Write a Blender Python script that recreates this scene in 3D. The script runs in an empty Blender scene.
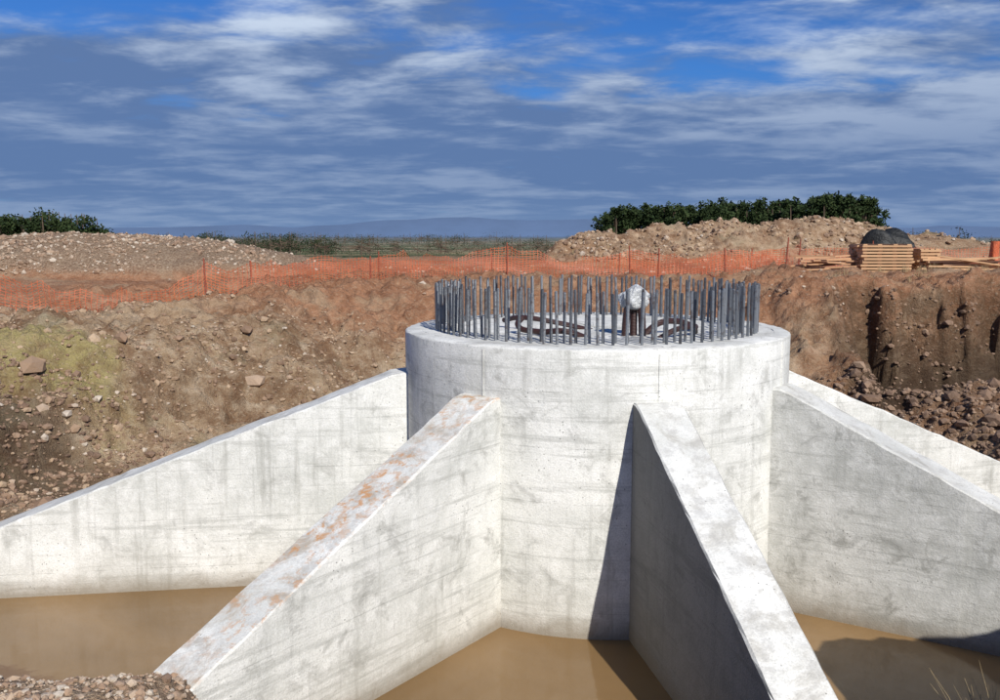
import bpy, bmesh, math, random
import numpy as np
from mathutils import Vector, Matrix
random.seed(7); rng=np.random.default_rng(11)
S=bpy.context.scene
COL=S.collection
CX,CY=1.255,12.36
R=2.5; TOP=3.245; CAMZ=4.453

# ---------------------------------------------------------------- noise / terrain
def _h(ix,iy,s):
    n=(ix.astype(np.int64)*374761393+iy.astype(np.int64)*668265263+s*1442695041)&0xffffffff
    n=((n^(n>>13))*1274126177)&0xffffffff
    n=n^(n>>16)
    return (n&0xffffff)/float(0xffffff)
def vn(x,y,s=0):
    ix=np.floor(x);iy=np.floor(y);fx=x-ix;fy=y-iy
    fx=fx*fx*fx*(fx*(fx*6-15)+10);fy=fy*fy*fy*(fy*(fy*6-15)+10)
    a=_h(ix,iy,s);b=_h(ix+1,iy,s);c=_h(ix,iy+1,s);d=_h(ix+1,iy+1,s)
    return a+(b-a)*fx+(c-a)*fy+(a-b-c+d)*fx*fy
def fbm(x,y,s=0,o=4):
    t=0;a=.5;n=0
    for i in range(o):
        t=t+a*vn(x,y,s+i*17);n+=a;a*=.5
        x,y=x*1.9*.8-y*1.9*.6+3.1,x*1.9*.6+y*1.9*.8+7.7
    return t/n-.5
def ridg(x,y,s=0,o=4):
    t=0;a=.5;n=0
    for i in range(o):
        t=t+a*(1-abs(2*vn(x,y,s+i*13)-1));n+=a;a*=.5
        x,y=x*2*.8-y*2*.6+1.1,x*2*.6+y*2*.8+2.7
    return t/n-.5
def ss(a,b,x):
    t=np.clip((x-a)/(b-a),0,1);return t*t*(3-2*t)
MX=[2.0,3.2,4.3,5.4,8.1,10.8,12.9,15,16.1,17.7,19.4,21.5,23.7,27,31]
MH=[0,1.1,1.45,1.6,1.55,1.75,1.85,2.15,2.3,2.3,1.95,1.4,1.0,.5,0]
def terrain(x,y,masks=False):
    x=np.asarray(x,float);y=np.asarray(y,float)
    dist=np.hypot(x,y);r=np.hypot(x-CX,y-CY)
    fade=1-ss(50,90,dist)
    G=3.0+.4*fbm(x*.12,y*.12,3,3)*fade+.10*fbm(x*1.1,y*1.1,5)*fade+.05*fbm(x*4,y*4,8)*fade
    G=G-.5*ss(-4,-11,x)*(1-ss(24,30,y))*ss(10,14,y)
    G=G+.25*ss(6,9,x)*ss(18,22,y)*fade
    G=G-2.6*ss(58,200,dist)+1.2*fbm(x*.01,y*.01,31,3)*ss(120,400,dist)+1.4*ss(400,1500,dist)
    wig=1.5*fbm(x*.45,y*0+2,21,4)+1.1*fbm(x*1.6,y*0+5,23,4)+.9*fbm(x*1.5,y*2.2,24,4)
    x0=6.3+(y-18)*.30+1.0*fbm(y*.8,x*.2,29)
    wy=23.0+wig
    cut=ss(x0,x0+1.5,x)*(1-ss(wy,wy+.8,y))*ss(12,14,y)
    tgt=2.0-1.3*ss(17.6,19.4,y)-.3*ss(8.5,12,x)+.6*fbm(x*.8,y*.8,44)
    G2=G*(1-cut)+tgt*cut
    depth=ss(.1,1.0,G-G2)
    rr=r+1.1*fbm(x*.3,y*.3,12,3)+.35*fbm(x*1.2,y*1.2,13,3)
    slope=.47+.12*ss(4,8,x)
    ramp=(rr-7.35)*slope
    ramp=ramp+.55*ss(-3,-6,x)*ss(9.2,10.0,rr)*(1-ss(11,13,rr))
    ramp=ramp-1.3*ss(11.8,10.4,y)
    hollow=np.exp(-(((x+8.4)/2.2)**2+((y-15.2)/1.5)**2))
    ramp=ramp-.55*hollow
    G=G2
    lf=ss(-1.9,-2.6,x);rt=ss(3.95,4.6,x)
    y0=7.0+1.15*lf+.9*rt+.25*fbm(x*.9,y*.9,52)
    s=y0-y
    bank=np.minimum(.8*s,.9+.42*(s-1.125))
    bankr=np.minimum(1.9*s,2.45+1.1*ss(4.3,5.6,x))
    bank=bank*(1-rt)+np.maximum(bank,bankr)*rt
    bank=np.minimum(bank,2.85+.7*rt)
    pit=np.maximum(ramp,bank)
    k=.25
    h=np.clip(.5+.5*(G-pit)/k,0,1)
    z=G*(1-h)+pit*h-k*h*(1-h)
    onslope=ss(.1,.9,z)*(1-ss(17,24,r))
    nearf=np.where(y<8.5,.45,1.0)
    z=z+onslope*nearf*(.55*fbm(x*.9,y*.9,61,4)+.42*ridg(x*1.5+.6*fbm(x,y,77),y*1.5,71,4)+.26*fbm(x*4.2,y*4.2,81,3)+.15*fbm(x*9,y*9,85,3))
    z=z+(1-onslope)*ss(14,17,y)*(1-ss(26,30,y))*.08*fbm(x*7,y*7,87,3)
    z=z+.5*ridg(x*1.8,y*1.8,89,4)*ss(.1,.5,cut*(1-cut)*4)*ss(20,21.5,y)
    z=np.maximum(z,-.45+.05*fbm(x*3,y*3,5))
    q=((x+14.8)/8.6)**2+((y-35)/4.4)**2
    m1=np.clip(1-q,0,1)**.75
    z=z+m1*1.5+ss(0,.3,m1)*(.3*fbm(x*.9,y*.9,91)+.14*ridg(x*2.6,y*2.6,95)+.1*fbm(x*6,y*6,97))
    hx=np.interp(x+1.2*fbm(y*.3,x*.2,7),MX,MH)
    yc=50+1.5*fbm(x*.15,y*0,101)
    cr=np.clip(1-np.abs(y-yc)/4.8,0,1)
    cr=cr*(1.25-.25*cr)
    m2=hx*cr
    z=z+m2+ss(0,.5,m2)*(.6*fbm(x*.6,y*.6,111)+.55*ridg(x*1.1,y*.9,115)+.18*fbm(x*3.5,y*3.5,117))
    if not masks: return z
    red=ss(20.5,24,y+3.5*fbm(x*.3,y*.3,131))*(1-ss(46,75,dist))*(1-ss(.05,.4,m1)*.7)*(1-ss(.1,.6,m2)*.75)*(1-.85*cut)
    red=np.maximum(red,.6*ss(5,8,x)*onslope*(1-ss(.3,.8,cut)*ss(18,19,y)))
    field=ss(50,62,dist)
    grav=np.maximum(ss(.05,.3,m1),ss(8.6,7.5,y)*.8)
    wallm=cut*ss(17.8,18.8,y)*depth*(1-ss(1.9,2.6,z+.8*fbm(x*1.0,y*1.0,141)))  # overhang shade at the trench wall foot, painted into the soil colour
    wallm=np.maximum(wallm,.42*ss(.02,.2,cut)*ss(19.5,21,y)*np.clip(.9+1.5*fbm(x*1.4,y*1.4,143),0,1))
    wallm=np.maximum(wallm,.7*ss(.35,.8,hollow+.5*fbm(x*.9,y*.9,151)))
    wallm=np.maximum(wallm,.38*ss(5.5,7.5,x)*onslope*ss(11,12,y)*(1-ss(19,20,y)))
    yel=ss(.30,.75,np.exp(-(((x+9.3)/2.6)**2+((y-17.2)/1.6)**2))+.6*fbm(x*1.3,y*1.3,161))
    return z,red,field,grav,wallm,yel
def hz(x,y): return float(terrain(np.array([x]),np.array([y]))[0])

# ---------------------------------------------------------------- node helpers
def newmat(name):
    m=bpy.data.materials.new(name);m.use_nodes=True
    nt=m.node_tree;b=nt.nodes["Principled BSDF"];return m,nt,b
class N:
    def __init__(s,nt): s.nt=nt
    def add(s,t,**k):
        n=s.nt.nodes.new(t)
        for a,v in k.items(): setattr(n,a,v)
        return n
    def link(s,a,b): s.nt.links.new(a,b)
    def setin(s,sock,v):
        if isinstance(v,bpy.types.NodeSocket): s.link(v,sock)
        elif isinstance(v,(tuple,list)) and len(v)==3 and sock.type=='RGBA': sock.default_value=(*v,1)
        else: sock.default_value=v
    def math(s,op,a,b=None,clamp=False):
        n=s.add('ShaderNodeMath',operation=op,use_clamp=clamp);s.setin(n.inputs[0],a)
        if b is not None: s.setin(n.inputs[1],b)
        return n.outputs[0]
    def mix(s,f,a,b,mode='MIX'):
        n=s.add('ShaderNodeMix',data_type='RGBA',blend_type=mode,clamp_factor=True)
        s.setin(n.inputs[0],f);s.setin(n.inputs[6],a);s.setin(n.inputs[7],b);return n.outputs[2]
    def noise(s,vec,scale,detail=4,rough=.55,dist=0):
        n=s.add('ShaderNodeTexNoise');s.link(vec,n.inputs['Vector'])
        n.inputs['Scale'].default_value=scale;n.inputs['Detail'].default_value=min(detail,5)
        n.inputs['Roughness'].default_value=rough;n.inputs['Distortion'].default_value=dist
        return n.outputs['Fac']
    def mapr(s,v,a,b,c=0.,d=1.,smooth=False):
        n=s.add('ShaderNodeMapRange',clamp=True)
        if smooth: n.interpolation_type='SMOOTHSTEP'
        s.setin(n.inputs[0],v)
        for i,q in enumerate((a,b,c,d)): s.setin(n.inputs[i+1],q)
        return n.outputs[0]
    def scalev(s,vec,sc,loc=(0,0,0)):
        n=s.add('ShaderNodeMapping');s.link(vec,n.inputs[0]);n.inputs['Scale'].default_value=sc
        n.inputs['Location'].default_value=loc;return n.outputs[0]
    def bump(s,h,strength,dist,nrm=None):
        n=s.add('ShaderNodeBump');n.inputs['Strength'].default_value=strength;n.inputs['Distance'].default_value=dist
        s.link(h,n.inputs['Height'])
        if nrm: s.link(nrm,n.inputs['Normal'])
        return n.outputs[0]

def concrete(name,stain=0.0,light=1.0,seed=0.,side_shade=1.0,streak=.6,blotch=.6):
    m,nt,b=newmat(name);n=N(nt)
    geo=n.add('ShaderNodeNewGeometry');P=n.scalev(geo.outputs['Position'],(1,1,1),(seed,seed*1.7,0))
    sx=n.add('ShaderNodeSeparateXYZ');n.link(geo.outputs['Position'],sx.inputs[0]);z=sx.outputs[2]
    sn=n.add('ShaderNodeSeparateXYZ');n.link(geo.outputs['True Normal'],sn.inputs[0])
    up=n.mapr(sn.outputs[2],.5,.8)
    A=n.noise(P,.9,4,.62,.4)
    c=n.mix(n.mapr(A,.36,.64),tuple(v*light for v in (.60,.60,.555)),tuple(v*light for v in (.83,.82,.765)))
    B=n.noise(P,5.5,5,.72);c=n.mix(n.mapr(B,.45,.68,0,.6),c,(.88,.87,.83))
    B2=n.noise(P,2.6,5,.75,.6);c=n.mix(n.mapr(B2,.53,.68,0,blotch),c,(.29,.285,.255))
    st=n.noise(n.scalev(P,(4.5,4.5,.25)),1.9,5,.70)
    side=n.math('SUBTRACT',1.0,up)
    c=n.mix(n.math('MULTIPLY',n.math('MULTIPLY',n.mapr(st,.53,.68,0,streak),side),n.mapr(A,.62,.42,.3,1)),c,(.28,.275,.24))
    hb=n.noise(n.scalev(P,(.25,.25,4.0)),1.6,4,.78)
    c=n.mix(n.math('MULTIPLY',n.mapr(hb,.53,.64,0,.5),side),c,(.38,.38,.345))
    zl=n.math('ABSOLUTE',n.math('SUBTRACT',n.math('FRACT',n.math('ADD',n.math('DIVIDE',z,.62),n.math('MULTIPLY',A,.05))),.5))
    c=n.mix(n.math('MULTIPLY',n.math('MULTIPLY',n.mapr(zl,.0,.014,.5,0),side),n.mapr(B2,.4,.55)),c,(.22,.22,.2))
    F=n.noise(P,60,2,.6);c=n.mix(n.mapr(F,.4,.7,.0,.35),c,(.34,.34,.31))
    v=n.add('ShaderNodeTexVoronoi');n.link(P,v.inputs['Vector']);v.inputs['Scale'].default_value=14
    hole=n.math('MULTIPLY',n.mapr(v.outputs['Distance'],.07,.13,1,0),n.mapr(A,.5,.58))
    c=n.mix(n.math('MULTIPLY',hole,.8),c,(.10,.10,.09))
    if side_shade<1: c=n.mix(n.math('MULTIPLY',side,1-side_shade),c,(.06,.062,.065))  # shade of the unlit rib side painted into its colour
    wl=n.mapr(n.math('ADD',z,n.math('MULTIPLY',B2,.35)),.2,.42,.75,0)
    c=n.mix(wl,c,(.17,.13,.085))
    wl2=n.mapr(n.math('ADD',z,n.math('MULTIPLY',A,.9)),.5,1.1,.25,0)
    c=n.mix(wl2,c,(.36,.31,.23))
    c=n.mix(n.math('MULTIPLY',up,n.mapr(B2,.45,.62,0,.35+.4*stain)),c,(.42,.34,.25) if stain>.3 else (.43,.40,.34))
    c=n.mix(n.math('MULTIPLY',up,n.mapr(B,.48,.62,0,.5)),c,(.36,.35,.32))
    if stain>.3:
        e=n.noise(P,9,5,.72,.4);e2=n.noise(P,1.3,3,.6)
        c=n.mix(n.math('MULTIPLY',up,n.math('MULTIPLY',n.mapr(e,.50,.62,0,.85),n.mapr(e2,.40,.6,.15,1))),c,(.52,.25,.09))
    n.link(c,b.inputs['Base Color']);b.inputs['Roughness'].default_value=.85
    b.inputs['Specular IOR Level'].default_value=.25
    hh=n.math('ADD',n.math('MULTIPLY',F,.35),B)
    n.link(n.bump(hh,.5,.02),b.inputs['Normal'])
    return m

def simple(name,col,rough=.6,metal=0,var=.25,scale=8,bump=0,bd=.01,spec=.5):
    m,nt,b=newmat(name);n=N(nt)
    tc=n.add('ShaderNodeNewGeometry');f=n.noise(tc.outputs['Position'],scale,4,.6)
    c=n.mix(n.mapr(f,.3,.7),tuple(v*(1-var) for v in col),tuple(min(1,v*(1+var)) for v in col))
    n.link(c,b.inputs['Base Color']);b.inputs['Roughness'].default_value=rough;b.inputs['Metallic'].default_value=metal
    b.inputs['Specular IOR Level'].default_value=spec
    if bump: n.link(n.bump(f,bump,bd),b.inputs['Normal'])
    return m

def mkobj(name,verts,faces,mat,smooth=False,parent=None):
    me=bpy.data.meshes.new(name)
    me.from_pydata([tuple(v) for v in verts],[],[tuple(f) for f in faces]);me.update()
    if mat: me.materials.append(mat)
    if smooth: me.polygons.foreach_set('use_smooth',[True]*len(me.polygons))
    o=bpy.data.objects.new(name,me);COL.objects.link(o)
    if parent: o.parent=parent
    return o
def empty(name):
    e=bpy.data.objects.new(name,None);COL.objects.link(e);return e
def bmobj(name,bm,mat,parent=None,smooth=False):
    me=bpy.data.meshes.new(name);bm.to_mesh(me);bm.free();me.materials.append(mat)
    if smooth: me.polygons.foreach_set('use_smooth',[True]*len(me.polygons))
    o=bpy.data.objects.new(name,me);COL.objects.link(o)
    if parent:o.parent=parent
    return o

# ---------------------------------------------------------------- ground
def axis(lo,hi,step,far,g=1.09):
    a=list(np.arange(lo,hi,step));s=step
    v=a[-1]
    while v<far: s*=g;v+=s;a.append(v)
    s=step;v=a[0];b=[]
    while v>-far: s*=g;v-=s;b.append(v)
    return np.array(b[::-1]+a)
xs=axis(-15,17,.062,4500)
ys=list(np.arange(5,25,.062));v=ys[-1]
s=.085
while v<62: v+=s;ys.append(v);s=min(s*1.02,.3)
while v<4500: s*=1.09;v+=s;ys.append(v)
b_=[];v=5;s=.14
while v>-4500:
    v-=s;s*=1.1 if v<0 else 1.0;b_.append(v)
ys=np.array(b_[::-1]+ys)
X,Y=np.meshgrid(xs,ys);nx,ny=len(xs),len(ys)
Z,red,field,grav,wallm,yel=terrain(X.ravel(),Y.ravel(),True)
V=np.stack([X.ravel(),Y.ravel(),Z],1)
ii=np.arange(nx*ny).reshape(ny,nx)
F=np.stack([ii[:-1,:-1].ravel(),ii[:-1,1:].ravel(),ii[1:,1:].ravel(),ii[1:,:-1].ravel()],1)
me=bpy.data.meshes.new('ground')
me.vertices.add(len(V));me.vertices.foreach_set('co',V.ravel())
me.loops.add(F.size);me.loops.foreach_set('vertex_index',F.ravel().astype(np.int32))
me.polygons.add(len(F));me.polygons.foreach_set('loop_start',np.arange(0,F.size,4,dtype=np.int32))
me.polygons.foreach_set('loop_total',np.full(len(F),4,dtype=np.int32))
me.update(calc_edges=True)
me.polygons.foreach_set('use_smooth',[True]*len(F))
at=me.color_attributes.new('soil_mask','FLOAT_COLOR','POINT')
at.data.foreach_set('color',np.stack([red,field,grav,np.ones_like(red)],1).astype(np.float32).ravel())
at=me.attributes.new('damp_shade_mask','FLOAT','POINT');at.data.foreach_set('value',wallm.astype(np.float32))
at=me.attributes.new('ochre_mask','FLOAT','POINT');at.data.foreach_set('value',yel.astype(np.float32))
ground=bpy.data.objects.new('ground',me);COL.objects.link(ground)

m,nt,b=newmat('soil');n=N(nt)
geo=n.add('ShaderNodeNewGeometry');P=geo.outputs['Position']
at=n.add('ShaderNodeAttribute',attribute_name='soil_mask')
sp=n.add('ShaderNodeSeparateColor');n.link(at.outputs['Color'],sp.inputs[0])
A=n.noise(P,.45,5,.65,.6);B=n.noise(P,2.4,5,.74,.4);C=n.noise(P,14,4,.75);D=n.noise(P,55,2,.7)
tan=n.mix(n.mapr(A,.40,.60),(.28,.17,.095),(.53,.385,.24))
tan=n.mix(n.mapr(B,.50,.66,0,.8),tan,(.62,.49,.34))
tan=n.mix(n.mapr(B,.36,.48,.75,0),tan,(.19,.10,.052))
gg=n.noise(n.scalev(P,(1,1,1),(13,5,1)),.7,4,.65)
tan=n.mix(n.mapr(gg,.56,.68,0,.5),tan,(.36,.33,.20))
oc=n.add('ShaderNodeAttribute',attribute_name='ochre_mask')
tan=n.mix(n.math('MULTIPLY',oc.outputs['Fac'],n.mapr(B,.4,.56,.35,.85)),tan,(.44,.37,.14))
redc=n.mix(n.mapr(B,.35,.65),(.28,.125,.062),(.54,.285,.16))
redc=n.mix(n.mapr(A,.50,.62,0,.7),redc,(.50,.35,.22))
c=n.mix(sp.outputs[0],tan,redc)
gr=n.mix(n.mapr(C,.38,.62),(.18,.115,.075),(.46,.345,.24))
c=n.mix(n.math('MULTIPLY',sp.outputs[2],.8),c,gr)
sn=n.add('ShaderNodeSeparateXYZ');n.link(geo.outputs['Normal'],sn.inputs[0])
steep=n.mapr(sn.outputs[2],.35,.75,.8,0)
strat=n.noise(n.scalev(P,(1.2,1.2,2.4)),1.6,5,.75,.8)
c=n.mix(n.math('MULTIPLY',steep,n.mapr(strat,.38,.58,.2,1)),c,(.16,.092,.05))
c=n.mix(n.mapr(C,.52,.72,0,.55),c,(.56,.45,.32))
c=n.mix(n.mapr(D,.35,.5,.4,0),c,(.12,.075,.047))
dm=n.add('ShaderNodeAttribute',attribute_name='damp_shade_mask')
c=n.mix(n.math('MULTIPLY',dm.outputs['Fac'],.9),c,(.045,.028,.018))  # darker soil; the trench-foot part is painted shade
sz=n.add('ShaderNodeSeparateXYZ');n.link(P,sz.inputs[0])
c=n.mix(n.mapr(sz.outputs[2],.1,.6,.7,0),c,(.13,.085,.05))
fn=n.noise(n.scalev(P,(.006,.018,1)),1.0,3,.5)
fr=n.add('ShaderNodeValToRGB');n.link(fn,fr.inputs[0]);cr=fr.color_ramp;cr.interpolation='CONSTANT'
cols=[(0,(.07,.10,.04)),(.40,(.30,.24,.13)),(.47,(.06,.09,.035)),(.52,(.34,.22,.13)),(.57,(.10,.14,.05)),(.63,(.36,.29,.18))]
cr.elements[0].position=0;cr.elements[0].color=(*cols[0][1],1);cr.elements[1].position=.4;cr.elements[1].color=(*cols[1][1],1)
for p,q in cols[2:]:
    e=cr.elements.new(p);e.color=(*q,1)
fc=n.mix(n.mapr(A,.48,.60,0,.5),fr.outputs[0],(.045,.06,.028))
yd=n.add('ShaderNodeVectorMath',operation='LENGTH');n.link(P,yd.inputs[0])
fc=n.mix(n.mapr(yd.outputs['Value'],200,2000,0,.88),fc,(.10,.16,.26))  # distance haze painted into the far field colour
c=n.mix(sp.outputs[1],c,fc)
n.link(c,b.inputs['Base Color']);b.inputs['Roughness'].default_value=.95;b.inputs['Specular IOR Level'].default_value=.15
hh=n.math('ADD',n.math('MULTIPLY',C,.9),n.math('MULTIPLY',D,.25))
n.link(n.bump(hh,1.0,.12),b.inputs['Normal'])
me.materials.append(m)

# ---------------------------------------------------------------- stones
def ico():
    bm=bmesh.new();bmesh.ops.create_icosphere(bm,subdivisions=1,radius=1)
    bm.verts.ensure_lookup_table()
    v=np.array([q.co[:] for q in bm.verts]);f=np.array([[w.index for w in q.verts] for q in bm.faces]);bm.free();return v,f
iv,iff=ico()
def stones(name,px,py,sz,mat,squash=.7):
    pz=terrain(px,py);vs=[];fs=[];o=0
    for x,y,z,s in zip(px,py,pz,sz):
        t=iv*(1+rng.uniform(-.28,.28,(len(iv),1)))*np.array([rng.uniform(.7,1.3),rng.uniform(.7,1.3),rng.uniform(.5,.95)])*s
        a=rng.uniform(0,6.28);c_,s_=math.cos(a),math.sin(a)
        t=np.stack([t[:,0]*c_-t[:,1]*s_,t[:,0]*s_+t[:,1]*c_,t[:,2]],1)+np.array([x,y,z+s*.1])
        vs.append(t);fs.append(iff+o);o+=len(iv)
    return mkobj(name,np.concatenate(vs).tolist(),np.concatenate(fs).tolist(),mat)
def stonemat(name,cols):
    m,nt,b=newmat(name);n=N(nt);geo=n.add('ShaderNodeNewGeometry')
    r=n.add('ShaderNodeValToRGB');n.link(geo.outputs['Random Per Island'],r.inputs[0]);e=r.color_ramp.elements
    e[0].color=(*cols[0],1);e[1].color=(*cols[3],1)
    q=r.color_ramp.elements.new(.6);q.color=(*cols[2],1)
    q=r.color_ramp.elements.new(.3);q.color=(*cols[1],1)
    f=n.noise(geo.outputs['Position'],25,3,.7)
    n.link(n.mix(n.mapr(f,.3,.7,0,.5),r.outputs[0],(.28,.2,.14)),b.inputs['Base Color'])
    b.inputs['Roughness'].default_value=.9;n.link(n.bump(f,.6,.02),b.inputs['Normal']);return m
SM=stonemat('stone',[(.24,.15,.095),(.34,.22,.14),(.44,.32,.22),(.60,.53,.43)])
CL=stonemat('soil_clod',[(.18,.105,.06),(.27,.165,.10),(.38,.26,.16),(.48,.355,.23)])
CD=stonemat('dark_soil_clod',[(.10,.055,.033),(.15,.085,.05),(.21,.125,.078),(.32,.21,.135)])
px=[];py=[];sz=[]
def scatter(k,fx,fy,base,cond,thr=-.02,sig=.45):
    x=rng.uniform(*fx,k);y=rng.uniform(*fy,k)
    z=terrain(x,y);ok=cond(x,y,z)
    den=fbm(x*.45,y*.45,300,3)*2.2+rng.uniform(-.3,.3,k)>thr
    ok=ok&den;x,y=x[ok],y[ok]
    px.extend(x);py.extend(y);sz.extend(np.minimum(base*np.exp(rng.normal(0,sig,len(x))),base*3))
scatter(11000,(-16,3),(11,24),.02,lambda x,y,z:z>.15,.1)
scatter(900,(-14,2),(12,22),.042,lambda x,y,z:z>.2,.1)
scatter(40,(-14,2),(12,20),.10,lambda x,y,z:z>.2,.1)
scatter(2500,(5,16),(12,24),.028,lambda x,y,z:z>.15,.1)
scatter(120,(5,16),(13,20),.065,lambda x,y,z:z>.3,.15)
scatter(7000,(-23,-6),(30,37),.035,lambda x,y,z:z>3.2,-.2)
scatter(600,(-23,-6),(30,37),.065,lambda x,y,z:z>3.2,-.1)
scatter(5500,(-5,-1.8),(5,8),.015,lambda x,y,z:z>.1,-.4)
scatter(260,(-5,-1.8),(5,8),.03,lambda x,y,z:z>.1)
scatter(1800,(-14,16),(22,46),.04,lambda x,y,z:z>2)
scatter(1500,(2,27),(45,50),.06,lambda x,y,z:z>3.3)
stones('rubble_stones',np.array(px),np.array(py),np.array(sz),SM)
px=[];py=[];sz=[]
scatter(13000,(-15,2),(11,24),.03,lambda x,y,z:z>.15,-.1)
scatter(500,(-15,2),(11,24),.075,lambda x,y,z:z>.15,-.05)
scatter(2200,(3,26),(44,50),.08,lambda x,y,z:z>3.2,-.2)
stones('soil_clods',np.array(px),np.array(py),np.array(sz),CL)
px=[];py=[];sz=[]
scatter(16000,(5,15),(12,20),.034,lambda x,y,z:z>.15,-.4)
scatter(900,(5,15),(12,20),.075,lambda x,y,z:z>.15,-.3)
scatter(2500,(-12,-5),(13.5,17),.03,lambda x,y,z:z>.15,-.2)
scatter(3500,(7,16),(21,25),.04,lambda x,y,z:z<3.1,-.3)
stones('soil_clods',np.array(px),np.array(py),np.array(sz),CD)

# ---------------------------------------------------------------- water
m,nt,b=newmat('muddy_water');n=N(nt);geo=n.add('ShaderNodeNewGeometry');P=geo.outputs['Position']
A=n.noise(P,.35,4,.5,1.0)
n.link(n.mix(n.mapr(A,.35,.65),(.185,.112,.048),(.265,.165,.075)),b.inputs['Base Color'])
b.inputs['Roughness'].default_value=.07;b.inputs['IOR'].default_value=1.33
n.link(n.bump(n.noise(P,5,3,.5),.12,.02),b.inputs['Normal'])
bm=bmesh.new();bmesh.ops.create_circle(bm,cap_ends=True,segments=96,radius=10.2)
bmesh.ops.translate(bm,verts=bm.verts,vec=(CX,CY,0));bmobj('water',bm,m)

# ---------------------------------------------------------------- foundation
found=empty('concrete_turbine_foundation')
CM=concrete('concrete_pedestal',0,1.0,0,1,.5,.6)
def lathe(name,prof,seg,mat,parent,wob=.006):
    vs=[];fs=[];k=len(prof)
    for i in range(seg):
        a=2*math.pi*i/seg
        for j,(r_,z_) in enumerate(prof):
            w=wob*(math.sin(a*7+z_)+math.sin(a*16+z_*2)*.5)
            zz=z_+(random.uniform(-.005,.005) if z_>3 else 0)
            rr_=(r_+w) if r_>0 else 0
            vs.append((CX+rr_*math.cos(a),CY+rr_*math.sin(a),zz))
    for i in range(seg):
        i2=(i+1)%seg
        for j in range(k-1):
            fs.append((i*k+j,i2*k+j,i2*k+j+1,i*k+j+1))
    o=mkobj(name,vs,fs,mat,True,parent);return o
prof=[(R,-.6),(R,.4),(R,1.2),(R,2.0),(R,2.8),(R,TOP-.03),(R-.006,TOP-.012),(R-.03,TOP),(R-.2,TOP+.004),(2.3,TOP+.002),(1.7,TOP),(1.0,TOP+.004),(.001,TOP+.006)]
ped=lathe('pedestal',prof,160,CM,found)
mod=ped.modifiers.new('es','EDGE_SPLIT');mod.split_angle=math.radians(50)

# azimuth, slope, stain, dz, light, sidek, streak, blotch
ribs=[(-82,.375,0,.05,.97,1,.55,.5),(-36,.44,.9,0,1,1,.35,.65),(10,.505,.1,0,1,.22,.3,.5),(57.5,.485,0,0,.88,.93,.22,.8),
      (101,.43,0,0,1,1,.5,.5),(147,.43,0,0,1,1,.5,.5),(191,.43,0,0,1,1,.5,.5),(-126,.43,0,0,1,1,.5,.5)]
W=.52
for k,(bd,sl,stn,dz,lt,sk,stk,blo) in enumerate(ribs):
    bb=math.radians(bd);d=Vector((math.sin(bb),-math.cos(bb)));t=Vector((-d.y,d.x))
    z0=2.67+dz
    L0=2.3;L1=8.2
    st=44
    vs=[];fs=[]
    ch=.018
    sect=[(-W/2,0),(-W/2,1),(-W/2+ch,2),(W/2-ch,2),(W/2,1),(W/2,0)]
    for i in range(st+1):
        L=L0+(L1-L0)*i/st
        zt=z0-sl*max(0,L-2.62)
        if L>4.1: zt+=.014
        zt+=random.uniform(-.005,.005)
        zt=max(zt,.12)
        for (w,c_) in sect:
            z_=-.6 if c_==0 else (zt-ch if c_==1 else zt)
            ww=w+random.uniform(-.005,.005)*(c_>0)
            p=Vector((CX,CY))+d*L+t*ww
            vs.append((p.x,p.y,z_+(random.uniform(-.006,.004) if c_ else 0)))
    ns=len(sect)
    for i in range(st):
        for j in range(ns-1):
            a=i*ns+j;fs.append((a,a+ns,a+ns+1,a+1))
    fs.append(tuple(st*ns+j for j in range(ns)));fs.append(tuple(j for j in range(ns))[::-1])
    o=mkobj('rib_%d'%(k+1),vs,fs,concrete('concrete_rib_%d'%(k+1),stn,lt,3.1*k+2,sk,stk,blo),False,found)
    bm=bmesh.new();bm.from_mesh(o.data);bmesh.ops.recalc_face_normals(bm,faces=bm.faces);bm.to_mesh(o.data);bm.free()
    a=bb+.012
    bm=bmesh.new();bmesh.ops.create_cube(bm,size=1)
    for q in bm.verts: q.co=Vector((q.co.x*.02,q.co.y*.03,q.co.z*(TOP-.05-z0)))
    bmesh.ops.transform(bm,matrix=Matrix.Translation((CX+math.sin(a)*(R-.006),CY-math.cos(a)*(R-.006),(TOP-.05+z0)/2))@Matrix.Rotation(a,4,'Z'),verts=bm.verts)
    bmobj('form_seam_%d'%(k+1),bm,CM,found)
bm=bmesh.new();bmesh.ops.create_cone(bm,cap_ends=True,segments=8,radius1=8.4,radius2=8.4,depth=.3)
bmesh.ops.translate(bm,verts=bm.verts,vec=(CX,CY,-.72));bmobj('base_slab',bm,CM,found)

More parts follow.
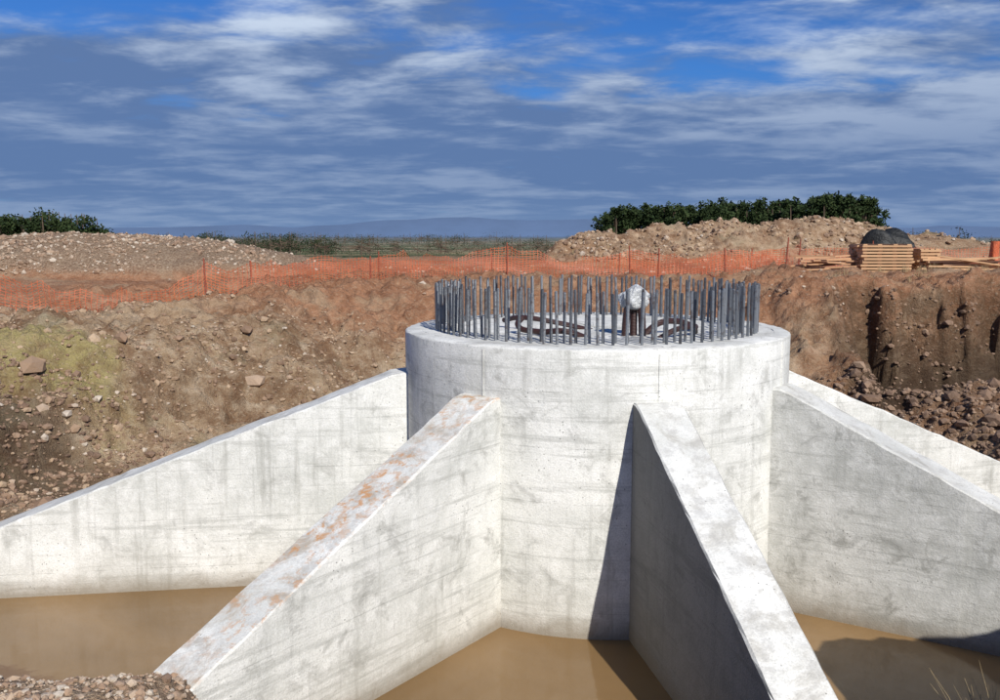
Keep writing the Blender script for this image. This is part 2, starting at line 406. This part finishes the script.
# ---------------------------------------------------------------- anchor bars
m,nt,b=newmat('steel_bar');n=N(nt);geo=n.add('ShaderNodeNewGeometry');P=geo.outputs['Position']
r=n.add('ShaderNodeValToRGB');n.link(geo.outputs['Random Per Island'],r.inputs[0]);e=r.color_ramp.elements
e[0].color=(.07,.078,.09,1);e[1].color=(.27,.285,.30,1)
rust=n.mapr(n.noise(P,9,3,.7),.52,.66,0,.7)
n.link(n.mix(rust,r.outputs[0],(.07,.04,.028)),b.inputs['Base Color'])
b.inputs['Metallic'].default_value=.45;b.inputs['Roughness'].default_value=.33
sz_=n.add('ShaderNodeSeparateXYZ');n.link(P,sz_.inputs[0])
n.link(n.bump(n.math('SINE',n.math('MULTIPLY',sz_.outputs[2],420)),.5,.006),b.inputs['Normal'])
STEEL=m
vs=[];fs=[]
def bar(x,y,z0,h,rad,lean=(0,0),sides=8):
    o=len(vs)
    rings=[(0,rad),(h-.012,rad),(h,rad*.7)]
    for (zz,rr) in rings:
        for i in range(sides):
            a=2*math.pi*i/sides;vs.append((x+lean[0]*zz+rr*math.cos(a),y+lean[1]*zz+rr*math.sin(a),z0+zz))
    for j in range(2):
        for i in range(sides):
            i2=(i+1)%sides;fs.append((o+j*sides+i,o+j*sides+i2,o+(j+1)*sides+i2,o+(j+1)*sides+i))
    fs.append(tuple(o+2*sides+i for i in range(sides)))
for rad,cnt,off in ((2.1,84,0),(1.92,84,.3)):
    for i in range(cnt):
        a=2*math.pi*(i+off+random.uniform(-.07,.07))/cnt
        h=.60+random.uniform(-.035,.03)
        bar(CX+rad*math.cos(a),CY+rad*math.sin(a),TOP-.05,h+.05,.0175,(random.uniform(-.03,.03),random.uniform(-.03,.03)))
        
mkobj('steel_anchor_bar_ring',vs,fs,STEEL,False)

def tube(name,pts,rad,mat,parent=None,corr=False):
    cu=bpy.data.curves.new(name,'CURVE');cu.dimensions='3D';s=cu.splines.new('BEZIER');s.bezier_points.add(len(pts)-1)
    for p,q in zip(s.bezier_points,pts): p.co=q;p.handle_left_type=p.handle_right_type='AUTO'
    cu.bevel_depth=rad;cu.bevel_resolution=4;cu.resolution_u=14;cu.use_fill_caps=True;cu.materials.append(mat)
    o=bpy.data.objects.new(name,cu);COL.objects.link(o)
    if parent:o.parent=parent
    return o
m,nt,b=newmat('conduit_plastic');n=N(nt);geo=n.add('ShaderNodeNewGeometry')
b.inputs['Base Color'].default_value=(.045,.018,.016,1);b.inputs['Roughness'].default_value=.5
wv=n.add('ShaderNodeTexWave',bands_direction='Z');n.link(geo.outputs['Position'],wv.inputs[0]);wv.inputs['Scale'].default_value=18
n.link(n.bump(wv.outputs['Fac'],.6,.01),b.inputs['Normal']);CP=m
cond=empty('cable_conduits')
bx,by=1.63,11.25
for i,(dx,dy) in enumerate([(-.10,0),(.0,.06),(.09,-.02)]):
    tube('riser_%d'%(i+1),[(bx+dx*1.1,by+dy,TOP-.02),(bx+dx,by+dy,TOP+.2),(bx+dx*.7,by+dy*.6,TOP+.47)],.045,CP,cond)
tube('hose_left',[(.28,11.55,TOP+.2),(.22,11.5,TOP+.12),(.45,11.3,TOP+.05),(.8,11.1,TOP+.07),(1.05,11.2,TOP-.02)],.036,CP,cond)
tube('hose_left_long',[(.05,12.3,TOP+.1),(.3,12.0,TOP+.16),(.75,11.9,TOP+.10),(1.2,12.1,TOP-.02)],.032,CP,cond)
tube('hose_right',[(1.75,11.4,TOP-.02),(1.95,11.45,TOP+.13),(2.2,11.6,TOP+.15),(2.5,11.9,TOP+.05),(2.55,12.3,TOP+.04)],.038,CP,cond)
tube('hose_right_low',[(1.9,11.05,TOP-.01),(2.1,11.1,TOP+.09),(2.35,11.3,TOP+.10),(2.45,11.6,TOP-.02)],.034,CP,cond)
m,nt,b=newmat('white_plastic');n=N(nt);geo=n.add('ShaderNodeNewGeometry')
b.inputs['Base Color'].default_value=(.75,.76,.75,1);b.inputs['Roughness'].default_value=.35
n.link(n.bump(n.noise(geo.outputs['Position'],14,4,.7,1.5),1.0,.08),b.inputs['Normal'])
bm=bmesh.new();bmesh.ops.create_icosphere(bm,subdivisions=4,radius=1)
for q in bm.verts:
    c_=q.co.copy();a=math.atan2(c_.y,c_.x)
    f=1+.13*math.sin(a*5+c_.z*3)+.08*math.sin(a*11+2)+random.uniform(-.03,.03)
    wz=.105 if c_.z>0 else .17
    boxy=1+.18*(1-abs(c_.z)**4)
    flare=(1+.2*max(0,-c_.z))*boxy
    q.co=Vector((c_.x*.145*f*flare,c_.y*.12*f*flare,c_.z*wz*boxy+.035*math.sin(c_.x*4+1)*(c_.z>0)))
bmesh.ops.translate(bm,verts=bm.verts,vec=(bx,by+.02,TOP+.49))
bmobj('plastic_bag_cover',bm,m,None,True)

# ---------------------------------------------------------------- safety fences
m,nt,b=newmat('orange_mesh');n=N(nt)
uv=n.add('ShaderNodeUVMap');sp=n.add('ShaderNodeSeparateXYZ');n.link(uv.outputs[0],sp.inputs[0])
fu=n.math('ABSOLUTE',n.math('SUBTRACT',n.math('FRACT',n.math('DIVIDE',sp.outputs[0],.12)),.5))
fv=n.math('ABSOLUTE',n.math('SUBTRACT',n.math('FRACT',n.math('DIVIDE',sp.outputs[1],.08)),.5))
ln=n.math('MAXIMUM',n.math('GREATER_THAN',fu,.445),n.math('GREATER_THAN',fv,.415))
n.link(n.mix(n.mapr(n.noise(uv.outputs[0],1.2,3),.4,.6),(.42,.085,.03),(.58,.14,.05)),b.inputs['Base Color']);b.inputs['Roughness'].default_value=.6
tr=n.add('ShaderNodeBsdfTransparent');mx=n.add('ShaderNodeMixShader');n.link(ln,mx.inputs[0]);n.link(tr.outputs[0],mx.inputs[1]);n.link(b.outputs[0],mx.inputs[2])
n.link(mx.outputs[0],nt.nodes['Material Output'].inputs['Surface']);OM=m
POST=simple('rusty_stake',(.26,.06,.03),.7,.0,.4,20)
def fence(name,path,h=.95,post_sp=5.0,seed=1):
    rd=random.Random(seed);e=empty(name)
    pts=[];
    for (a,b_) in zip(path[:-1],path[1:]):
        L=math.hypot(b_[0]-a[0],b_[1]-a[1]);k=max(1,int(L/.3))
        for i in range(k): pts.append((a[0]+(b_[0]-a[0])*i/k,a[1]+(b_[1]-a[1])*i/k))
    pts.append(path[-1]);pts=np.array(pts)
    zz=terrain(pts[:,0],pts[:,1]);dist=np.concatenate([[0],np.cumsum(np.hypot(*(pts[1:]-pts[:-1]).T))])
    vs=[];fs=[];uvs=[];rows=5
    for i,(p,z,dd) in enumerate(zip(pts,zz,dist)):
        ph=(dd%post_sp)/post_sp;sag=.2*math.sin(ph*math.pi)
        hh=h-sag+.05*math.sin(dd*1.7+seed)
        for j in range(rows):
            f=j/(rows-1);wob=.07*math.sin(dd*2.1+j*1.3+seed)*(1-abs(2*f-1)*.5)
            vs.append((p[0]+.02*math.sin(dd*5),p[1]+wob,z+.02+hh*f));uvs.append((dd,f*h))
    for i in range(len(pts)-1):
        for j in range(rows-1):
            a=i*rows+j;fs.append((a,a+rows,a+rows+1,a+1))
    o=mkobj('mesh_panel',vs,fs,OM,True,e)
    ul=o.data.uv_layers.new(name='UVMap')
    for lp in o.data.loops: ul.data[lp.index].uv=uvs[lp.vertex_index]
    k=0;dd=0
    while dd<=dist[-1]:
        x=np.interp(dd,dist,pts[:,0]);y=np.interp(dd,dist,pts[:,1]);z=hz(x,y)
        bm=bmesh.new();bmesh.ops.create_cone(bm,cap_ends=True,segments=8,radius1=.028,radius2=.022,depth=h+.45)
        bmesh.ops.transform(bm,matrix=Matrix.Translation((x,y-.05,z+(h+.45)/2-.3))@Matrix.Rotation(rd.uniform(-.06,.06),4,'Y'),verts=bm.verts)
        k+=1;bmobj('post_%d'%k,bm,POST,e);dd+=post_sp
    return e
fence('safety_fence',[(-22,19),(-12.2,22),(-5.8,26.2),(-1.5,30.5),(4,31.5),(9.5,31)],.85,5.15,1)
fence('safety_fence',[(9.5,31),(12.0,37),(20,36.5),(28,35)],.95,4.6,2)
fence('safety_fence',[(-8,30),(-5.0,32.5),(-1,35.5),(4.6,35),(10.7,34)],.6,4.8,3)
fence('safety_fence',[(4.2,30.3),(6.8,28.9),(9.5,31)],.75,3.2,4)
bm=bmesh.new();bmesh.ops.create_cone(bm,cap_ends=True,segments=20,radius1=.17,radius2=.14,depth=1.15)
bmesh.ops.subdivide_edges(bm,edges=bm.edges,cuts=3,use_grid_fill=True)
for q in bm.verts:
    a=math.atan2(q.co.y,q.co.x);q.co.x*=1+.15*math.sin(3*a+q.co.z*4);q.co.y*=1+.15*math.cos(2*a-q.co.z*5)
bmesh.ops.transform(bm,matrix=Matrix.Translation((17.45,33,hz(17.45,33)+.55)),verts=bm.verts)
bmobj('fence_mesh_roll',bm,simple('orange_roll',(.50,.11,.04),.6,0,.4,14,.6,.05))

# ---------------------------------------------------------------- timber
def woodmat(name,c1,c2):
    m,nt,b=newmat(name);n=N(nt);geo=n.add('ShaderNodeNewGeometry')
    g=n.noise(n.scalev(geo.outputs['Position'],(1.5,12,25)),2,4,.6)
    c=n.mix(n.mapr(g,.3,.7),c1,c2);r=n.mapr(geo.outputs['Random Per Island'],0,1,.0,.55)
    n.link(n.mix(r,c,(.28,.16,.08)),b.inputs['Base Color']);b.inputs['Roughness'].default_value=.8;return m
WD=woodmat('timber',(.50,.29,.15),(.70,.45,.25))
def planks(name,lst,mat):
    bm=bmesh.new()
    for (x,y,z,lx,ly,lz,rz,ry) in lst:
        r=bmesh.ops.create_cube(bm,size=1)['verts']
        for q in r:q.co=Vector((q.co.x*lx,q.co.y*ly,q.co.z*lz))
        bmesh.ops.transform(bm,matrix=Matrix.Translation((x,y,z))@Matrix.Rotation(rz,4,'Z')@Matrix.Rotation(ry,4,'Y'),verts=r)
    return bmobj(name,bm,mat)
def stack(name,gx,gy,w,layers):
    gz=min(hz(gx-w*.4,gy),hz(gx+w*.4,gy))-.02;L=[]
    for k in range(layers):
        z=gz+.06+k*.11
        for yy in (-.55,-.18,.18,.55):
            L.append((gx+random.uniform(-.05,.05),gy+yy,z,w+random.uniform(-.12,.12),.3,.07,random.uniform(-.012,.012),0))
        for xx in (-.43,-.15,.15,.43):
            L.append((gx+xx*w+random.uniform(-.03,.03),gy,z+.056,.14,1.3,.035,0,0))
    planks(name,L,WD)
stack('timber_stack',13.4,33.0,1.75,9)
stack('timber_stack',15.0,33.3,.65,8)
stack('timber_stack',16.2,34.0,1.2,5)
L=[]
for k in range(7):
    z0_=hz(16.4,33)
    for j in range(5-(k>2)):
        L.append((16.5+random.uniform(-.35,.35)-.12*k,32.4+j*.22,z0_+.05+k*.085,2.4+random.uniform(-.5,.5),.18,.06,random.uniform(-.09,.09),random.uniform(-.02,.02)))
L.append((16.3,32.2,z0_+.5,2.8,.12,.05,.15,.14));L.append((16.9,32.2,z0_+.6,2.2,.1,.05,-.15,-.12))
planks('timber_plank_pile',L,WD)
L=[];z0_=hz(11.3,33)
for k in range(14):
    L.append((11.3+random.uniform(-.6,.6),32.7+random.uniform(-.4,.6),z0_+.06+.035*k,1.5+random.uniform(-.4,.6),.14,.05,random.uniform(-.4,.4),random.uniform(-.06,.06)))
planks('timber_plank_pile',L,woodmat('timber_weathered',(.44,.23,.12),(.60,.36,.2)))

bm=bmesh.new();bmesh.ops.create_icosphere(bm,subdivisions=4,radius=1)
for q in bm.verts:
    c_=q.co;f=1+.16*math.sin(c_.x*5+c_.y*3)+.1*math.sin(c_.y*9+c_.x*7+c_.z*5)
    q.co=Vector(((c_.x*1.15+.3*max(0,c_.z))*f,c_.y*.8*f,(-.1 if c_.z<0 else c_.z**.8*(1.35-.55*c_.x)*f)))
ty=43.5;tx=(882-500)/930*43.8
bmesh.ops.translate(bm,verts=bm.verts,vec=(tx,ty,hz(tx,ty)+.05))
bmobj('black_tarpaulin_heap',bm,simple('black_tarp',(.012,.013,.012),.6,0,.4,6,.6,.1),None,True)

# ---------------------------------------------------------------- vegetation
def leafmat(name,c1,c2):
    m,nt,b=newmat(name);n=N(nt);geo=n.add('ShaderNodeNewGeometry')
    f=n.noise(geo.outputs['Position'],.45,3,.6)
    c=n.mix(geo.outputs['Random Per Island'],c1,c2);c=n.mix(n.mapr(f,.42,.62,0,.6),c,tuple(v*.45 for v in c1))
    n.link(c,b.inputs['Base Color']);b.inputs['Roughness'].default_value=.8;b.inputs['Specular IOR Level'].default_value=.1;return m
PINE=leafmat('pine_needles',(.022,.040,.015),(.052,.072,.026));BUSH=leafmat('shrub_leaves',(.025,.040,.02),(.06,.075,.035))
BARK=simple('bark',(.11,.075,.05),.9)
def trees(name,specs,mat,shape='pine'):
    V=[];F=[];MI=[];o=0
    for (x,y,h,w,nl) in specs:
        z=hz(x,y)-.2
        k=6
        for (t,rr) in ((0,.035*h),(.45,.025*h),(.85,.01*h)):
            for i in range(k):
                a=6.283*i/k;V.append((x+rr*math.cos(a)*.6+.03*h*math.sin(t*3),y+rr*math.sin(a)*.6,z+t*h))
        for j in range(2):
            for i in range(k):
                i2=(i+1)%k;F.append((o+j*k+i,o+j*k+i2,o+(j+1)*k+i2,o+(j+1)*k+i));MI.append(1)
        o+=3*k
        nc=rng.integers(10,16);cl=[]
        for q in range(nc):
            a=rng.uniform(0,6.28);ra=w*.5*math.sqrt(rng.uniform(0,1))*.8
            zc=z+h*(rng.uniform(.45,.94) if shape=='pine' else rng.uniform(.25,.85))-(.12*h*(ra/(w*.5))**2 if shape=='pine' else .2*h*(ra/(w*.5)))
            cl.append((x+ra*math.cos(a),y+ra*math.sin(a),zc,w*rng.uniform(.11,.22),h*rng.uniform(.05,.11)))
            V.extend([(x,y,z+.4*h),(x+.05,y,z+.4*h+.12),(cl[-1][0],cl[-1][1],cl[-1][2])]);F.append((o,o+1,o+2));MI.append(1);o+=3
        for (a_,b_,c_,rw,rh) in cl:
            k=nl//nc
            d=rng.normal(0,1,(k,3));d/=np.linalg.norm(d,axis=1)[:,None];rad=rng.uniform(.3,1.25,(k,1))
            P_=d*rad*np.array([rw,rw,rh])+np.array([a_,b_,c_])
            s_=.021*h*rng.uniform(.6,1.4,(k,1))
            u=rng.normal(0,1,(k,3));u/=np.linalg.norm(u,axis=1)[:,None];w_=np.cross(u,rng.normal(0,1,(k,3)));w_/=np.linalg.norm(w_,axis=1)[:,None]
            Q=np.stack([P_-u*s_-w_*s_*.6,P_+u*s_-w_*s_*.4,P_+u*s_*.8+w_*s_*.6,P_-u*s_*.7+w_*s_*.5],1).reshape(-1,3)
            V.extend(map(tuple,Q));F.extend([(o+4*i,o+4*i+1,o+4*i+2,o+4*i+3) for i in range(k)]);MI.extend([0]*k);o+=4*k
    ob=mkobj(name,V,F,mat);ob.data.materials.append(BARK);ob.data.polygons.foreach_set('material_index',MI);return ob
sp_=[]
for i in range(62):
    pxx=603+ (874-603)*i/61+rng.uniform(-3,3);yd=130+rng.uniform(-6,10)
    t=(pxx-604)/281
    topy=np.interp(t,[0,.08,.3,.5,.62,.75,.9,1],[206,203,200,198,195,191,192,199])+rng.choice([-2,0,1,3,5])+rng.uniform(-1,2)
    x=(pxx-500)/930*yd;z=hz(x,yd);h=CAMZ+yd*(236-topy)/930-z
    sp_.append((x,yd,h,rng.uniform(3.2,5.8),1100))
trees('pine_tree_row',sp_,PINE)
sp_=[]
for i in range(26):
    pxx=-20+122*i/25+rng.uniform(-3,3);yd=120+rng.uniform(-5,8)
    topy=np.interp(pxx,[-20,0,20,60,90,108],[198,201,206,202,203,215])+rng.uniform(-1,3)
    x=(pxx-500)/930*yd;z=hz(x,yd);h=CAMZ+yd*(236-topy)/930-z;sp_.append((x,yd,h,rng.uniform(3.5,6),1000))
trees('tree_clump',sp_,PINE,'bush')
sp_=[]
for i in range(240):
    pxx=rng.uniform(110,640);yd=130*math.exp(rng.uniform(0,2.0))
    x=(pxx-500)/930*yd
    top=rng.uniform(229,242) if pxx>300 else rng.uniform(227,240)
    z=hz(x,yd);h=max(1.6,min(9,CAMZ+yd*(236-top)/930-z));sp_.append((x,yd,h,h*rng.uniform(1.5,3.0),150))
for i in range(40):
    pxx=rng.uniform(205,335);yd=rng.uniform(90,130);x=(pxx-500)/930*yd;top=rng.uniform(224,236)
    z=hz(x,yd);h=CAMZ+yd*(236-top)/930-z;sp_.append((x,yd,h,h*1.3,300))
for i in range(40):
    pxx=rng.uniform(880,1050);yd=rng.uniform(90,260);x=(pxx-500)/930*yd
    sp_.append((x,yd,rng.uniform(3,5),rng.uniform(3,6),200))
trees('distant_shrubs',sp_,BUSH,'bush')

def drygrass(name,cs,mat,hmax=.5,k=30):
    V=[];F=[];o=0
    for (x,y) in cs:
        z=hz(x,y)-.03
        for i in range(k):
            a=rng.uniform(0,6.28);l=hmax*rng.uniform(.4,1);le=rng.uniform(.05,.55);w=.003+.002*rng.random()
            dx,dy=math.cos(a),math.sin(a);bx_,by_=x+rng.normal(0,.06),y+rng.normal(0,.06);sg=4
            for j in range(sg+1):
                t=j/sg;ox=le*l*t*t;ww=w*(1-.8*t)
                cx_,cy_,cz=bx_+dx*ox,by_+dy*ox,z+l*t*(1-.25*le*t)
                V+= [(cx_-dy*ww-ww*.5,cy_+dx*ww,cz),(cx_+dy*ww+ww*.5,cy_-dx*ww,cz)]
            for j in range(sg): F.append((o+2*j,o+2*j+1,o+2*j+3,o+2*j+2))
            o+=2*(sg+1)
    return mkobj(name,V,F,mat)
DG=simple('dry_grass',(.30,.22,.11),.8,0,.4,30)
drygrass('dry_grass_tuft',[(3.72,6.75),(3.8,6.8),(3.86,6.9),(3.92,6.8),(3.84,7.0),(3.78,6.6)],DG,1.0,30)
cs=[(rng.uniform(9,20),rng.uniform(25,31)) for i in range(60)]+[(rng.uniform(-20,20),rng.uniform(38,48)) for i in range(60)]
drygrass('dry_grass',cs,DG,.3,26)

vs=[];fs=[];k=240
for i in range(k+1):
    a=math.radians(-75+150*i/k);d=3600
    h=10+85*(.5+float(fbm(np.array([i*.07]),np.array([1.]),500,4)[0]))
    vs+=[(d*math.sin(a),d*math.cos(a),-10),(1.05*d*math.sin(a),1.05*d*math.cos(a),h),(1.3*d*math.sin(a),1.3*d*math.cos(a),-10)]
for i in range(k):
    fs+=[(3*i,3*i+3,3*i+4,3*i+1),(3*i+1,3*i+4,3*i+5,3*i+2)]
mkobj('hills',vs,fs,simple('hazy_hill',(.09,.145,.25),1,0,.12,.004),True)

# ---------------------------------------------------------------- sun & sky
AZ=22;EL=38
sd=Vector((math.sin(math.radians(AZ))*math.cos(math.radians(EL)),-math.cos(math.radians(AZ))*math.cos(math.radians(EL)),math.sin(math.radians(EL))))
sl=bpy.data.lights.new('sun','SUN');sl.energy=5.0;sl.angle=math.radians(.53);sl.color=(1,.965,.90)
so=bpy.data.objects.new('sun',sl);COL.objects.link(so);so.rotation_euler=sd.to_track_quat('Z','Y').to_euler();so.location=sd*50
w=bpy.data.worlds.new('World');S.world=w;w.use_nodes=True;nt=w.node_tree;n=N(nt)
for q in list(nt.nodes): nt.nodes.remove(q)
out=n.add('ShaderNodeOutputWorld')
sky=n.add('ShaderNodeTexSky',sky_type='NISHITA',sun_disc=False,sun_elevation=math.radians(EL),sun_rotation=math.radians(180-AZ))
sky.air_density=1.0;sky.dust_density=.3;sky.ozone_density=2.5
bg1=n.add('ShaderNodeBackground');bg1.inputs[1].default_value=.055
n.link(n.mix(1.0,sky.outputs[0],(.36,.84,1.65),'MULTIPLY'),bg1.inputs[0])
tc=n.add('ShaderNodeTexCoord');sx=n.add('ShaderNodeSeparateXYZ');n.link(tc.outputs['Generated'],sx.inputs[0])
z=n.math('MAXIMUM',sx.outputs[2],0.0);zz=n.math('ADD',z,.11)
cb=n.add('ShaderNodeCombineXYZ');n.link(n.math('DIVIDE',sx.outputs[0],zz),cb.inputs[0]);n.link(n.math('DIVIDE',sx.outputs[1],zz),cb.inputs[1])
mp=n.add('ShaderNodeMapping');n.link(cb.outputs[0],mp.inputs[0]);mp.inputs['Rotation'].default_value=(0,0,math.radians(-10));mp.inputs['Scale'].default_value=(.8,1.0,1);mp.inputs['Location'].default_value=(3.3,1.2,0)
P=mp.outputs[0]
c1=n.noise(P,1.0,4,.5,.3);c2=n.noise(P,3.0,5,.60,.2);c3=n.noise(n.scalev(P,(1,1,1),(9,4,2)),.8,3,.5,.3)
low=n.mapr(z,.10,.20,1,0)
cov=n.math('ADD',n.math('ADD',n.math('MULTIPLY',c1,.75),n.math('MULTIPLY',c2,.35)),n.math('MULTIPLY',low,.26))
mask=n.mapr(cov,.50,.68,0,.96,True)
mask=n.math('MULTIPLY',mask,n.mapr(sx.outputs[2],.3,.55,1,.2))
br=n.mapr(n.math('ADD',n.math('MULTIPLY',c2,.55),n.math('MULTIPLY',c3,.65)),.53,.76,0,1,True)
br=n.math('MULTIPLY',br,n.mapr(z,.09,.21,.27,1.0))
cc=n.mix(br,(.115,.195,.385),(.60,.70,.85))
cc=n.mix(n.mapr(z,.0,.05,.55,0),cc,(.20,.30,.50))
bg2=n.add('ShaderNodeBackground');n.link(cc,bg2.inputs[0]);bg2.inputs[1].default_value=1.0
ms=n.add('ShaderNodeMixShader');n.link(mask,ms.inputs[0]);n.link(bg1.outputs[0],ms.inputs[1]);n.link(bg2.outputs[0],ms.inputs[2]);n.link(ms.outputs[0],out.inputs[0])

# ---------------------------------------------------------------- camera
cam=bpy.data.cameras.new('camera');cam.sensor_width=36;cam.lens=36*930/1000;cam.clip_end=12000;cam.clip_start=.05
co=bpy.data.objects.new('camera',cam);COL.objects.link(co);co.location=(0,0,CAMZ);co.rotation_euler=(math.radians(90-6.99),0,0)
S.camera=co
S.view_settings.view_transform='Standard';S.view_settings.look='None';S.view_settings.exposure=0
print('ground verts',len(V),'eye ground',hz(0,0))
